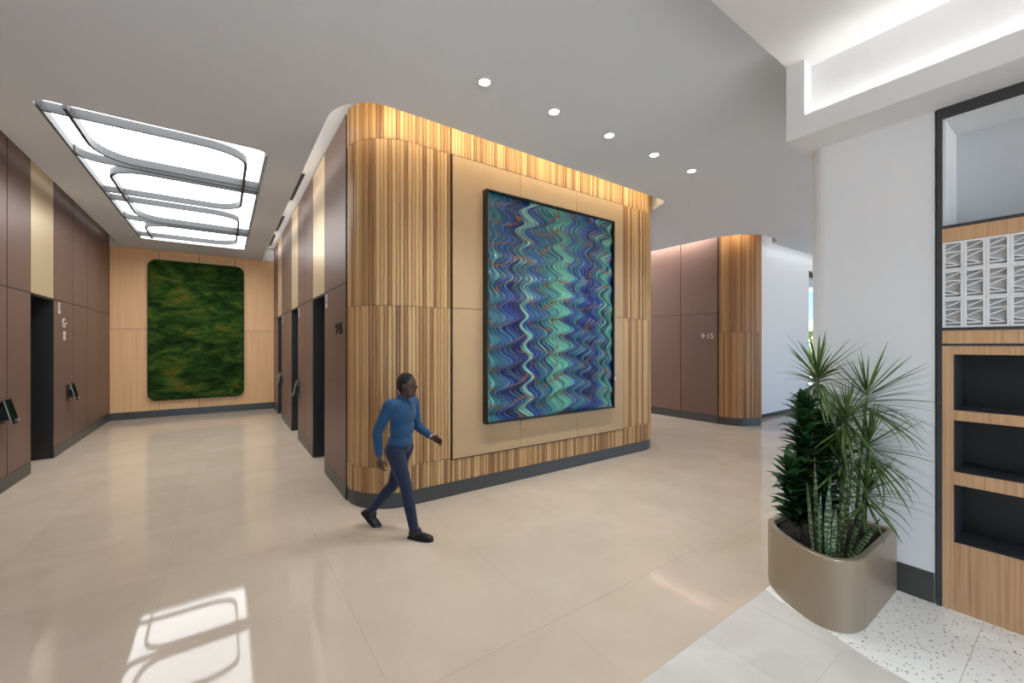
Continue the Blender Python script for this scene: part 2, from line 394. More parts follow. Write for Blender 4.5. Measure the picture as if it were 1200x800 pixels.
# ---- back wall with maple panels
wb = Box('wall_back', 'black_reveal', -2.6, 1.9, YB+0.012, YB+0.2, 0, ZS)
tag(wb, 'light maple panelled wall at the end of the lift corridor', 'wall', kind='structure')
xe = [XL, -1.45, -0.57, 0.28, XR+0.02]
for a, b_ in zip(xe[:-1], xe[1:]):
    for z0, z1 in ((0.19, 2.41), (2.41, 4.60)):
        Box('panel', 'maple_panel', a+0.004, b_-0.004, YB-0.012, YB+0.011, z0+0.004, z1-0.004, wb, 0.002)
Box('slot_backing', 'white_paint', XL, XR, YB-0.01, YB+0.011, 4.602, 4.99, wb)
bb = Box('baseboard_back', 'dark_plinth', XL, XR, YB-0.02, YB+0.011, 0, 0.19); tag(bb, 'dark baseboard under the maple wall', 'baseboard', kind='structure')
wb2 = Box('wall_far', 'white_paint', XE-0.1, XB+0.3, 16.3, 16.5, 0, ZS); tag(wb2, 'white wall closing the far corridor behind the lift core', 'wall', kind='structure')

# ---- wood facade of the lift core
wf = empty('wall_front'); tag(wf, 'rounded wood slat wall of the lift core carrying the wave artwork', 'wall', kind='structure')
inset = 0.02
def facade_path(off):
    r = RC-off
    return arc(XR+RC, YF+RC, r, 180, 270, 14) + arc(XE-RC, YF+RC, r, 270, 360, 14)
MB().prism(facade_path(0.022) + [(XE-0.022, 5.555), (XR+0.022, 5.555)], 0.0, 4.98).build('backing', 'black_reveal', wf)
MB().prism(facade_path(0.012) + [(XE-0.012, 5.54), (XR+0.012, 5.54)], 0.001, 0.186).build('toe_kick', 'dark_plinth', wf)
# slats
SW = 0.048
def slat_mesh(h, mat, wd=SW):
    a = wd/2-0.0022; d0, d1 = 0.012, 0.0
    prof = [(-a, 0.022), (-a, 0.006), (-a*0.55, 0.0), (a*0.55, 0.0), (a, 0.006), (a, 0.022)]
    return MB().prism([(x, y) for x, y in prof], 0, h).mesh('slat', mat)
L1 = RC*PI/2; LM = (XE-RC)-(XR+RC); LT = 2*L1+LM
def path_at(s):     # position and rotation; local +y points into the wall
    if s < L1:
        a = PI + s/RC; return (XR+RC+RC*math.cos(a), YF+RC+RC*math.sin(a), a-1.5*PI)
    if s < L1+LM: return (XR+RC+s-L1, YF, 0.0)
    a = 1.5*PI+(s-L1-LM)/RC; return (XE-RC+RC*math.cos(a), YF+RC+RC*math.sin(a), a-1.5*PI)
PX0, PX1, PZ0, PZ1 = 2.455, 5.865, 0.478, 4.507
tiers = {'base': (0.19, 0.50), 'low': (0.506, 2.472), 'mid': (2.478, 4.50), 'top': (4.506, 4.97)}
sm = {k: slat_mesh(b_-a, 'slat_wood') for k, (a, b_) in tiers.items()}
sm['baseb'] = slat_mesh(PZ0-0.006-0.19, 'slat_wood'); 
sA = L1 + (PX0-XR-RC); sB = L1 + (PX1-XR-RC)
def runs(s0, s1, keys, par=None):
    par = par or wf
    n = max(1, round((s1-s0)/SW)); st = (s1-s0)/n
    for k in range(n):
        x, y, a = path_at(s0+(k+0.5)*st)
        for key in keys:
            z = tiers['base' if key == 'baseb' else key][0]
            j = random.uniform(-0.002, 0.002)
            inst('slat', sm[key], par, (x-math.sin(a)*j, y+math.cos(a)*j, z), (0, 0, a), (st/SW, 1, 1))
runs(0.0, sA-0.008, ('base', 'low', 'mid', 'top'))
wt = empty('trim_2'); tag(wt, 'wood slat bands above and below the tan panels', 'wood trim', kind='structure')
runs(sA+0.004, sB-0.004, ('baseb', 'top'), wt)
runs(sB+0.008, L1+LM+0.52, ('base', 'low', 'mid', 'top'))
# tan panels in a dark reveal
Box('reveal', 'black_frame', PX0-0.004, PX1+0.004, YF-0.004, YF+0.021, PZ0-0.004, PZ1+0.002, wf)
px = [PX0, 3.57, 4.71, PX1]
for i in range(3):
    for z0, z1 in ((PZ0, 2.48), (2.48, PZ1)):
        g0 = 0.012 if i == 0 else 0.003; g1 = 0.012 if i == 2 else 0.003
        Box('panel', 'tan_panel', px[i]+g0, px[i+1]-g1, YF-0.016, YF+0.0, z0+(0.012 if z0 == PZ0 else 0.003), z1-(0.012 if z1 == PZ1 else 0.003), wf, 0.002)

# ---- second lift bank
wk = empty('wall_bank'); tag(wk, 'second lift bank with bronze panels and a rounded wood slat end', 'wall', kind='structure')
NR = 0.66; NX, NY = XB+NR, 5.45
nose = arc(NX, NY, NR-0.022, 180, 360, 22)
MB().prism(nose + [(XB+2*NR-0.022, 16.3), (XB+0.022, 16.3)], 0.0, 4.98).build('backing', 'black_reveal', wk)
ntk = arc(NX, NY, NR-0.14, 180, 360, 22)
MB().prism(arc(NX, NY, NR-0.012, 180, 290, 16)+arc(NX, NY, NR-0.02, 291, 360, 6), 0.001, 0.187).build('toe_kick', 'dark_plinth', wk)
n1 = slat_mesh(2.30-0.19, 'nose_wood', 0.048); n2 = slat_mesh(4.97-2.306, 'nose_wood', 0.048)
for k in range(41):
    a = PI + (k+0.5)/41*PI*0.96
    x, y = NX+NR*math.cos(a), NY+NR*math.sin(a); st = NR*PI*0.96/41/0.048
    inst('slat', n1, wk, (x, y, 0.19), (0, 0, a-1.5*PI), (st, 1, 1)); inst('slat', n2, wk, (x, y, 2.306), (0, 0, a-1.5*PI), (st, 1, 1))
ye = [5.47, 6.50, 7.53, 8.6, 9.7, 10.8, 11.9, 13.0]
for a, b_ in zip(ye[:-1], ye[1:]):
    for z0, z1 in ((0.19, 2.80), (2.80, 4.97)):
        Box('panel', 'bronze_panel', XB-0.006, XB+0.02, a+0.008, b_-0.008, z0+0.006, z1-0.006, wk, 0.003)
Box('plinth', 'dark_plinth', XB-0.008, XB+0.02, 5.47, 13.0, 0, 0.186, wk)
# ---- pale wall beyond, with a tall window
ws = MB(); WY = 5.2
ws.box(11.45, 15.12, WY, WY+0.25, 0, 4.99); ws.box(15.12, 16.9, WY, WY+0.25, 4.33, 4.99); ws.box(15.12, 16.9, WY, WY+0.25, 0, 0.25); ws.box(16.9, 23.9, WY, WY+0.25, 0, 4.99)
o = ws.build('wall_side', 'column_plaster'); tag(o, 'pale plaster wall with a tall window beyond the second lift bank', 'wall', kind='structure')
o = Box('baseboard_side', 'mill_frame', 11.6, 23.9, WY-0.012, WY, 0, 0.1); tag(o, 'low dark baseboard of the pale side wall', 'baseboard', kind='structure')
wn = empty('window_1', (15.12, WY+0.1, 0.25)); tag(wn, 'tall narrow window showing blue sky above treetops', 'window', kind='structure')
fm = MB()
fm.box(0, 0.03, 0, 0.08, 0, 4.08); fm.box(1.75, 1.78, 0, 0.08, 0, 4.08); fm.box(0.03, 1.75, 0, 0.08, 0, 0.04); fm.box(0.03, 1.75, 0, 0.08, 3.93, 4.08)
fm.build('window_frame', 'mill_frame', wn)
MB().box(0.03, 1.75, 0.035, 0.045, 0.04, 3.93).build('pane', 'window_glass', wn)
o = Box('wall_west', 'white_paint', -10.1, -9.9, -9, 3.0, 0, ZS+0.1); tag(o, 'plain white end wall far to the left', 'wall', kind='structure')
o = Box('wall_west_return', 'white_paint', -9.9, -2.48, 2.9, 3.04, 0, ZS); tag(o, 'white return wall beside the left lift wall', 'wall', kind='structure')
o = Box('wall_east', 'white_paint', 23.9, 24.1, -9, 5.4, 0, ZS+0.1); tag(o, 'plain white end wall far to the right', 'wall', kind='structure')
# ground outdoors
o = Box('ground_outdoors', 'asphalt', -60, 90, -60, 90, -0.4, -0.13); tag(o, 'pale paving outdoors beyond the window', 'ground', kind='structure')

# ================================================================== LIGHT FITTINGS
tl = empty('ceiling_light', (0, 0, 0)); tag(tl, 'large luminous ceiling tray with looping grey blades over the lift corridor', 'ceiling light')
for a, b_ in ((-1.685, -0.595), (-0.591, 0.503)):
    for c_, d_ in ((6.432, 9.98), (9.984, 13.448)):
        Box('diffuser', 'luminous', a, b_, c_, d_, 4.698, 4.708, tl)
MB().ribbon([p for p in rrect(-1.682, 0.50, 6.435, 13.445, 0.155)]+[rrect(-1.682, 0.50, 6.435, 13.445, 0.155)[0]], 0.006, 4.60, 4.698).build('rim', 'recess_grey', tl)
MB().box(-1.665, -1.65, 6.6, 13.35, 4.60, 4.698).build('blade', 'blade_grey', tl); MB().box(0.468, 0.483, 6.6, 13.35, 4.60, 4.698).build('blade', 'blade_grey', tl)
BL, BR = -1.65, 0.468
for y0 in (6.71, 10.12):
    q1 = [(BL, y0)] + arc(-0.25, y0+0.38, 0.515, -90, 0, 10, 0.38) + arc(-0.2, y0+2.45, 0.465, 0, 90, 10, 0.5) + [(BL, y0+2.95)]
    q2 = [(-1.43, y0-0.19), (-1.43, y0+0.75)] + arc(-1.03, y0+0.75, 0.40, 180, 90, 8, 0.55) + [(BR, y0+1.32)]
    q3 = [(BL, y0+1.2)] + arc(-1.40, y0+1.2, 0.25, 180, 90, 6, 0.26) + [(BR, y0+1.52)]
    q4 = [(BR, y0+1.66)] + [(-0.93, y0+1.66)] + arc(-0.93, y0+2.1, 0.50, 90, 180, 8, -0.44)[1:] + [(-1.43, y0+3.2)]
    q5 = [(BL, y0+2.75)] + [(-0.3, y0+3.0)] + [(BR-0.2, y0+3.3), (BR, y0+3.32)]
    for q in (q1, q2, q3, q4):
        MB().ribbon(q, 0.036, 4.592, 4.698).build('blade', 'blade_grey', tl)

t2 = tl.copy(); COL.objects.link(t2); t2.location = (9.05, 1.6, 0)  # unseen tray copy, added to brighten the second lift bank
tag(t2, 'added unseen copy of the luminous ceiling tray with looping grey blades, over the far corridor behind the lift core', 'ceiling light')
for ch in list(tl.children):
    c2 = ch.copy(); COL.objects.link(c2); c2.parent = t2
tl['group'] = t2['group'] = 'luminous ceiling trays'
ring = [(0.062*math.cos(2*PI*k/20), 0.062*math.sin(2*PI*k/20)) for k in range(21)]
ringm = MB().ribbon(ring, 0.016, -0.008, 0.004).mesh('trim_ring', 'white_paint')
lensm = MB().prism([(0.052*math.cos(2*PI*k/20), 0.052*math.sin(2*PI*k/20)) for k in range(20)], -0.002, 0.004).mesh('lens', 'lamp_lens')
names = ['first from the left', 'second from the left', 'middle', 'second from the right', 'rightmost']
sp = bpy.data.lights.new('downlight_beam', 'SPOT'); sp.energy = DOWN_W; sp.spot_size = math.radians(120); sp.spot_blend = 1.0; sp.shadow_soft_size = 0.06; sp.color = (0.86, 0.95, 1.0)
def downlight(x, y, z, label, group):
    d = empty('downlight', (x, y, z)); tag(d, label, 'downlight', group)
    inst('trim_ring', ringm, d); inst('lens', lensm, d)
    s = bpy.data.objects.new('downlight_beam', sp); link(s, d); s.location = (0, 0, -0.02)
for i in range(5):
    downlight(2.11+0.903*i, 3.47, ZC-0.004, names[i]+' of the five recessed downlights in the lobby ceiling', 'row of downlights before the artwork wall')

for i, nm in enumerate(('left', 'middle', 'right')):  # extra downlights out of view, added to brighten the terrazzo and grey tiles
    downlight(-1.0+1.8*i, -0.6, ZN-0.004, nm+' downlight of three added out of view in the white lower ceiling', 'unseen downlights added in the lower ceiling')
# slot air diffusers on the right of the corridor
for k, (y0, y1, nm) in enumerate(((8.0, 9.6, 'nearest'), (10.9, 12.4, 'middle'), (12.9, 14.4, 'farthest'))):
    o = empty('air_diffuser', (1.12, y0, ZS-0.012)); tag(o, nm+' dark linear air diffuser in the bright ceiling slot of the corridor', 'air vent', 'slot air diffusers')
    MB().box(-0.03, 0.05, 0, y1-y0, 0, 0.012).build('plate', 'diffuser_dark', o)
    MB().box(0.005, 0.012, 0.02, y1-y0-0.02, -0.006, 0).build('vane', 'black_frame', o)

# ================================================================== ARTWORK
AX0, AX1, AZ0, AZ1 = 2.925, 5.51, 0.91, 4.12
art = empty('artwork', ((AX0+AX1)/2, YF-0.016, AZ0)); tag(art, 'large black-framed relief of wavy blue and green ribbons on the wood wall', 'artwork')
ax = lambda x: x-(AX0+AX1)/2
D = 0.105
fr = MB(); hw = (AX1-AX0)/2; H = AZ1-AZ0; t = 0.022
fr.box(-hw, -hw+t, -D, 0, 0, H); fr.box(hw-t, hw, -D, 0, 0, H); fr.box(-hw+t, hw-t, -D, 0, 0, t); fr.box(-hw+t, hw-t, -D, 0, H-t, H); fr.box(-hw+t, hw-t, -0.02, 0, t, H-t)
fr.build('frame', 'black_frame', art)
m = N('wave_paint'); uvn = m.n('ShaderNodeUVMap'); sxyz = m.n('ShaderNodeSeparateXYZ'); m.l(uvn.outputs[0], sxyz.inputs[0])
U, V = sxyz.outputs[0], sxyz.outputs[1]
def vec(a, b):
    c = m.n('ShaderNodeCombineXYZ'); m.l(a, c.inputs[0]); m.l(b, c.inputs[1]); return c.outputs[0]
wob = m.noise(vec(m.math('MULTIPLY', U, 7.0), m.math('MULTIPLY', V, 3.5)), 1.0, 2)
uu = m.math('ADD', U, m.math('MULTIPLY_ADD', wob, 0.16, -0.08))
TEAL, NAVY, BLUE, MINT, PALE, SLATE = rgb(42, 106, 106), rgb(6, 16, 74), rgb(10, 48, 122), rgb(82, 148, 124), rgb(136, 188, 158), rgb(30, 78, 98)
base = m.ramp(uu, [(0.0, TEAL), (0.07, SLATE), (0.13, BLUE), (0.18, NAVY), (0.25, NAVY), (0.275, PALE), (0.30, BLUE), (0.38, SLATE), (0.44, TEAL), (0.50, MINT), (0.57, MINT), (0.62, BLUE), (0.68, TEAL), (0.73, BLUE), (0.80, NAVY), (0.86, BLUE), (0.90, MINT), (0.93, NAVY), (0.97, MINT), (1.0, BLUE)])
st1 = m.noise(vec(m.math('MULTIPLY', U, 42.0), m.math('MULTIPLY', V, 2.2)), 1.0, 3, 0.7)
base = m.mix(m.ramp(st1, [(0.54, (0, 0, 0, 1)), (0.66, (0.6, 0.6, 0.6, 1))]), base, MINT)
st2 = m.noise(vec(m.math('MULTIPLY_ADD', U, 50.0, 40.0), m.math('MULTIPLY', V, 2.0)), 1.0, 3, 0.7)
base = m.mix(m.ramp(st2, [(0.50, (0, 0, 0, 1)), (0.60, (0.9, 0.9, 0.9, 1))]), base, NAVY)
st3 = m.noise(vec(m.math('MULTIPLY_ADD', U, 85.0, 90.0), m.math('MULTIPLY', V, 2.0)), 1.0, 2, 0.7)
base = m.mix(m.ramp(st3, [(0.62, (0, 0, 0, 1)), (0.68, (0.8, 0.8, 0.8, 1))]), base, PALE)
ln = m.noise(vec(m.math('MULTIPLY', U, 5.0), m.math('MULTIPLY', V, 5.0)), 1.0, 2)
ph = m.math('FRACT', m.math('ADD', m.math('MULTIPLY', V, 11.0), m.math('MULTIPLY_ADD', m.math('SINE', m.math('MULTIPLY', U, 19.0)), 0.3, m.math('MULTIPLY', ln, 1.4))))
dist = m.math('ABSOLUTE', m.math('SUBTRACT', ph, 0.5))
msk = m.noise(vec(m.math('MULTIPLY_ADD', U, 6.0, 11.0), m.math('MULTIPLY', V, 9.0)), 1.0, 2)
lnm = m.math('MULTIPLY', m.math('LESS_THAN', dist, 0.055), m.math('GREATER_THAN', msk, 0.43))
base = m.mix(m.math('MULTIPLY', lnm, 0.8), base, rgb(112, 68, 42))
m.color(base); m.set(rough=0.35)
NRB, NZ = 30, 200
LAM = H/11.0
iw = hw-t-0.004
def PH(u, v): return 1.8*math.sin(u*6.5+0.7) + 0.7*math.sin(v*7.3+u*5.0) + 0.25*math.sin(u*17+v*3)
def bx(u, v):        # lateral position of ribbon boundary
    edge = min(1.0, u/0.10, (1-u)/0.06); edge = max(0.0, edge)
    ph = PH(u, v)
    a = 0.108*(0.8+0.25*math.sin(u*11.0+v*4))
    w_ = math.sin(2*PI*v*11.0+ph)
    return -iw + 2*iw*u + edge*a*(w_+0.06*math.sin(2*(2*PI*v*11.0+ph)))
def relief(u, v):
    return 0.048 + 0.016*math.sin(2*PI*v*11.0+PH(u, v)+1.2) + 0.012*noise.noise(Vector((u*9, v*7, 3.1)))
prof = [(0.0, 0.1), (0.1, 0.75), (0.5, 1.0), (0.85, 0.75), (1.0, 0.4)]
for k in range(NRB):
    u0, u1 = k/NRB, (k+1)/NRB
    me = bpy.data.meshes.new('ribbon'); V_, F_, UVs = [], [], []
    tall = 0.006+0.010*random.random()
    for j in range(NZ+1):
        v = j/NZ; z = t+0.003+(H-2*t-0.006)*v
        for s_, hgt in prof:
            u = u0+(u1-u0)*s_
            V_.append((bx(u, v), -(relief(u, v)+tall*hgt), z)); UVs.append((u, v))
    n = len(prof)
    for j in range(NZ):
        for i in range(n-1):
            a = j*n+i; F_.append((a, a+1, a+n+1, a+n))
    me.from_pydata(V_, [], F_)
    ul = me.uv_layers.new(name='UVMap')
    for lp in me.loops: ul.data[lp.index].uv = UVs[lp.vertex_index]
    for p in me.polygons: p.use_smooth = True
    me.materials.append(MATS['wave_paint']); inst('ribbon', me, art)

lb = Box('caption_card', 'white_card', 5.585, 5.645, YF-0.022, YF-0.0165, 1.37, 1.43); tag(lb, 'small white caption card on the tan panel right of the artwork', 'card')

# ---- moss panel
MX0, MX1, MZ0, MZ1 = -1.69, 0.505, 0.455, 4.33
ms = empty('moss_panel', (0, YB-0.012, 0)); tag(ms, 'dark green living moss panel with rounded corners on the maple wall', 'moss panel')
pr = rrect(MX0, MX1, MZ0, MZ1, 0.2, 6)
q = MB().prism(pr, 0, 0.07); q.xform(Matrix(((1,0,0,0),(0,0,-1,0),(0,1,0,0),(0,0,0,1)))); q.build('frame', 'black_frame', ms)
g = MB(); nx, nz = 90, 150; idx = {}
def inside(x, z):
    r = 0.19; a0, a1, b0, b1 = MX0+0.015, MX1-0.015, MZ0+0.015, MZ1-0.015
    x = min(max(x, a0), a1); z = min(max(z, b0), b1)
    cx_ = min(max(x, a0+r), a1-r); cz_ = min(max(z, b0+r), b1-r); d = math.hypot(x-cx_, z-cz_)
    if d > r: x = cx_+(x-cx_)*r/d; z = cz_+(z-cz_)*r/d
    return x, z
for j in range(nz+1):
    for i in range(nx+1):
        x, z = inside(MX0+(MX1-MX0)*i/nx, MZ0+(MZ1-MZ0)*j/nz)
        e = min(i, nx-i, j, nz-j)
        h = 0.075+(0.0 if e == 0 else 0.035+0.05*noise.fractal(Vector((x*2.6, 1.3, z*4.2)), 0.7, 2.0, 5))
        g.v.append((x, -max(h, 0.071), z))
for j in range(nz):
    for i in range(nx):
        a = j*(nx+1)+i; g.f.append((a, a+1, a+nx+2, a+nx+1))
mo = g.build('moss', 'moss', ms, smooth=True); mo['kind'] = 'stuff'

# ================================================================== LIFT FITTINGS
def text(name, body, size, mat, parent, loc, rot, ext=0.006, align='CENTER', space=1.0):
    cu = bpy.data.curves.new(name, 'FONT'); cu.body = body; cu.size = size; cu.extrude = ext; cu.align_x = align; cu.align_y = 'CENTER'; cu.space_character = space; cu.space_line = 0.95
    tmp = bpy.data.objects.new(name, cu); COL.objects.link(tmp)
    me = bpy.data.meshes.new_from_object(tmp.evaluated_get(bpy.context.evaluated_depsgraph_get()))
    bpy.data.objects.remove(tmp); bpy.data.curves.remove(cu); me.materials.clear(); me.materials.append(MATS[mat])
    return inst(name, me, parent, loc, rot)
RL = (PI/2, 0, PI/2)      # faces +x (left wall)
RR = (PI/2, 0, -PI/2)     # faces -x
o = text('floor_numbers', '9\u00b715', 0.19, 'sign_metal', None, (XB-0.012, 5.74, 2.21), RR); tag(o, 'pale raised numerals 9\u00b715 on the second lift bank', 'sign')
o = text('floor_numbers', '9\u00b715', 0.22, 'black_frame', None, (XR-0.006, 5.93, 2.21), RR); tag(o, 'dark raised numerals 9\u00b715 on the pier beside the rounded wood corner', 'sign')  # metal numerals given a black colour in place of their dark reflection
o = text('floor_numbers', 'G\u00b7\n8', 0.25, 'sign_metal', None, (XL+0.006, 11.12, 2.27), RL); tag(o, 'tall pale raised lettering on the left lift wall beside the portal', 'sign')
def plaque(x, y, z, sgn, txt, label):
    e = empty('number_plaque', (x, y, z)); tag(e, label, 'sign', 'lift number plaques')
    MB().box(min(0, sgn*0.006), max(0, sgn*0.006), -0.055, 0.055, -0.10, 0.10).build('plate', 'sign_metal', e, bevel=0.002)
    text('numeral', txt, 0.16, 'diffuser_dark', e, (sgn*0.007, 0, 0.01), RL if sgn > 0 else RR, 0.001)
plaque(XL+0.001, 10.83, 2.66, 1, '3', 'small pale lift number plaque above the lettering on the left wall')
plaque(XR-0.001, 6.76, 2.66, -1, '6', 'small pale lift number plaque on the pier with dark numerals')
plaque(XR-0.001, 9.55, 2.66, -1, '5', 'small pale lift number plaque beside the second portal of the corridor')
plaque(XR-0.001, 12.55, 2.66, -1, '4', 'small pale lift number plaque beside the third portal of the corridor')
def reader(x, y, z, sgn, label):
    e = empty('call_panel', (x, y, z)); tag(e, label, 'call panel', 'lift call panels')
    S = lambda a, b_: (min(sgn*a, sgn*b_), max(sgn*a, sgn*b_))
    MB().box(*S(0, 0.012), -0.09, 0.09, -0.15, 0.15).build('back_plate', 'device_black', e, bevel=0.003)
    MB().box(*S(0.012, 0.07), -0.05, 0.05, -0.10, 0.05).build('bracket', 'device_black', e)
    M = Matrix.Translation((sgn*0.088, 0, 0.01)) @ Matrix.Rotation(math.radians(-sgn*13), 4, 'Y')
    a = MB().box(-0.014, 0.014, -0.10, 0.10, -0.17, 0.17).xform(M).build('housing', 'device_black', e, bevel=0.006)
    b1 = MB().box(*S(0.0145, 0.017), -0.085, 0.085, -0.10, 0.155).xform(M).build('screen', 'glass_dark', a)
    c1 = MB().box(*S(-0.006, 0.006), -0.1035, -0.1005, -0.165, 0.165).xform(M).build('edge_trim', 'device_silver', a)
    kb = MB().tube([(0.0, 0, 0), (0.016*sgn, 0, 0)], 0.022, 12).xform(M @ Matrix.Translation((sgn*0.0145, 0.05, -0.135))).build('button', 'device_silver', a)
reader(XL, 8.46, 1.08, 1, 'black tilted call panel on the left lift wall, nearest, at the picture edge')
reader(XL, 11.36, 1.08, 1, 'black tilted call panel on the left lift wall, beyond the portal')
reader(XR, 9.62, 1.08, -1, 'black tilted call panel on the corridor lift wall, nearer of the two')
reader(XR, 12.58, 1.08, -1, 'black tilted call panel on the corridor lift wall, farther one')

# ================================================================== BUILT-IN SHELVING
XM = 4.49
sh = empty('shelving_unit', (XM, 0.70, 0)); tag(sh, 'built-in oak shelving with black niches under a white breeze-block screen', 'shelving')
YE = -1.5                                     # local y runs 0 .. YE
def SB(name, mat, x0, x1, y0, y1, z0, z1, parent=None, bevel=0): return Box(name, mat, x0, x1, min(y0, y1), max(y0, y1), z0, z1, parent or sh, bevel)
SB('post', 'mill_frame', -0.012, 0.25, 0.0, -0.028, 0.003, 3.80)
SB('header', 'mill_frame', -0.012, -0.0005, -0.028, YE, 3.715, 3.80)
SB('recess_top', 'white_paint', 0.0, 0.47, -0.0285, YE, 3.7145, 3.799)
SB('recess_side', 'white_paint', 0.02, 0.45, -0.0285, -0.045, 2.905, 3.714)
SB('recess_back', 'recess_grey', 0.45, 0.47, -0.03, YE, 2.905, 3.714)
SB('rail', 'mill_frame', -0.008, 0.47, -0.0285, YE, 2.882, 2.902)
SB('band', 'mill_wood', 0.0, 0.2, -0.0285, YE, 2.776, 2.880)
SB('rail', 'mill_frame', -0.008, 0.2, -0.0285, YE, 2.108, 2.126)
SB('band', 'mill_wood', 0.0, 0.2, -0.0285, YE, 2.008, 2.106)
SB('rail', 'mill_frame', -0.004, 0.2, -0.0285, YE, 1.990, 2.006)
SB('screen_back', 'block_back', 0.036, 0.05, -0.0285, YE, 2.127, 2.775)
# openings
SB('stile', 'mill_wood', 0.0, 0.3, -0.0285, -0.088, 0.003, 1.989)
SB('top_rail', 'mill_wood', 0.0, 0.3, -0.0885, YE, 1.926, 1.989)
SB('shelf', 'mill_wood', 0.0, 0.3, -0.0885, YE, 1.432, 1.506); SB('shelf', 'mill_wood', 0.0, 0.3, -0.0885, YE, 0.948, 1.044)
SB('lower_panel', 'mill_wood', 0.0, 0.02, -0.0885, YE, 0.003, 0.515)
SB('niche_back', 'niche_black', 0.3, 0.32, -0.0285, YE, 0.003, 1.989)
for z0, z1 in ((1.506, 1.926), (1.044, 1.432), (0.515, 0.948)):
    SB('niche_side', 'niche_grey', 0.003, 0.299, -0.0885, -0.096, z0+0.0005, z1-0.0005); SB('niche_floor', 'niche_grey', 0.003, 0.299, -0.097, YE, z0+0.0005, z0+0.007); SB('niche_top', 'niche_black', 0.003, 0.299, -0.097, YE, z1-0.007, z1-0.0005)
# blocks
bw, bh = 0.1105, 0.2155
bm_ = MB(); e = 0.015
bm_.box(0, 0.035, 0.0006, e, 0.0006, bh-0.0006); bm_.box(0, 0.035, bw-e, bw-0.0006, 0.0006, bh-0.0006)
bm_.box(0, 0.035, e, bw-e, 0.0006, e); bm_.box(0, 0.035, e, bw-e, bh-e, bh-0.0006)
def bar(za, zb, th=0.009):       # za at the far (left in picture) side, zb near
    i = len(bm_.v); ya, yb = bw-e, e
    bm_.v += [(0.004, ya, za-th/2), (0.004, yb, zb-th/2), (0.004, yb, zb+th/2), (0.004, ya, za+th/2), (0.035, ya, za-th/2), (0.035, yb, zb-th/2), (0.035, yb, zb+th/2), (0.035, ya, za+th/2)]
    bm_.f += [tuple(i+k for k in q) for q in ((0,1,2,3),(7,6,5,4),(0,4,5,1),(2,6,7,3))]
for za, zb in ((0.155, 0.197), (0.136, 0.138), (0.088, 0.128), (0.0358, 0.0356), (0.066, 0.036)): bar(za, zb)
bme = bm_.mesh('block', 'block_white')
for i in range(13):
    for j in range(3):
        inst('block', bme, sh, (0.0, -0.0290-bw*(i+1), 2.1275+bh*j))

# ================================================================== PLANTER
pl_h = 0.50
plan = [(4.47, 0.935)]
outl = [(4.47, 1.60), (3.90, 1.615), (3.80, 1.60), (3.68, 1.52), (3.575, 1.39), (3.50, 1.26), (3.465, 1.15), (3.465, 1.07), (3.50, 1.005), (3.57, 0.955), (3.68, 0.93), (3.80, 0.925), (4.47, 0.925)]
pc = (4.05, 1.25)
pt = empty('planter', (pc[0], pc[1], 0.003)); tag(pt, 'low rounded bronze planter standing on the terrazzo against the column', 'planter')
loc_ = [(x-pc[0], y-pc[1]) for x, y in outl]
# smooth outline (catmull)
def smooth_outline(P, n=6, sharp=(0, 1, 12)):
    out = []
    N_ = len(P)
    for k in range(N_):
        p1, p2 = Vector(P[k]), Vector(P[(k+1) % N_])
        if k in (0, 11, 12): out.append(tuple(p1)); continue
        p0, p3 = Vector(P[k-1]), Vector(P[(k+2) % N_])
        for j in range(n):
            t_ = j/n; q_ = 0.5*((2*p1)+(-p0+p2)*t_+(2*p0-5*p1+4*p2-p3)*t_*t_+(-p0+3*p1-3*p2+p3)*t_**3); out.append(tuple(q_))
    return out
so = smooth_outline(loc_)
def shrink(P, d):
    n = len(P); out = []
    for k in range(n):
        a, b_, c_ = Vector(P[k-1]), Vector(P[k]), Vector(P[(k+1) % n])
        n1_ = (b_-a).normalized(); n2_ = (c_-b_).normalized(); nn = (Vector((-n1_.y, n1_.x))+Vector((-n2_.y, n2_.x)))
        nn = nn/max(0.3, nn.length_squared)*2; out.append(tuple(b_+nn*d))
    return out
si = shrink(so, 0.045)
n = len(so); q = MB()
for P_, z in ((so, 0.0), (so, pl_h-0.006), (shrink(so, 0.006), pl_h), (shrink(so, 0.039), pl_h), (si, pl_h-0.006), (si, 0.30)): q.v += [(x, y, z) for x, y in P_]
for r_ in range(5):
    for k in range(n): q.f.append((r_*n+k, r_*n+(k+1) % n, (r_+1)*n+(k+1) % n, (r_+1)*n+k))
q.f.append(tuple(reversed(range(n))))
o = q.build('pot', 'planter_metal', pt, smooth=True)
o.modifiers.new('edges', 'EDGE_SPLIT').split_angle = math.radians(35)
SOIL = 0.445
sv = MB(); c0 = (0.0, 0.0)
for ring_, f_ in enumerate((0.0, 0.25, 0.5, 0.75, 1.0)):
    for x, y in (si if f_ else [c0]):
        zz = SOIL+0.02*(1-f_)+0.018*noise.noise(Vector((x*f_*14, y*f_*14, 1)))
        sv.v.append((x*f_, y*f_, zz))
for k in range(n): sv.f.append((0, 1+k, 1+(k+1) % n))
for r_ in range(3):
    for k in range(n): sv.f.append((1+r_*n+k, 1+(r_+1)*n+k, 1+(r_+1)*n+(k+1) % n, 1+r_*n+(k+1) % n))
sv.build('soil', 'soil', pt, smooth=True)

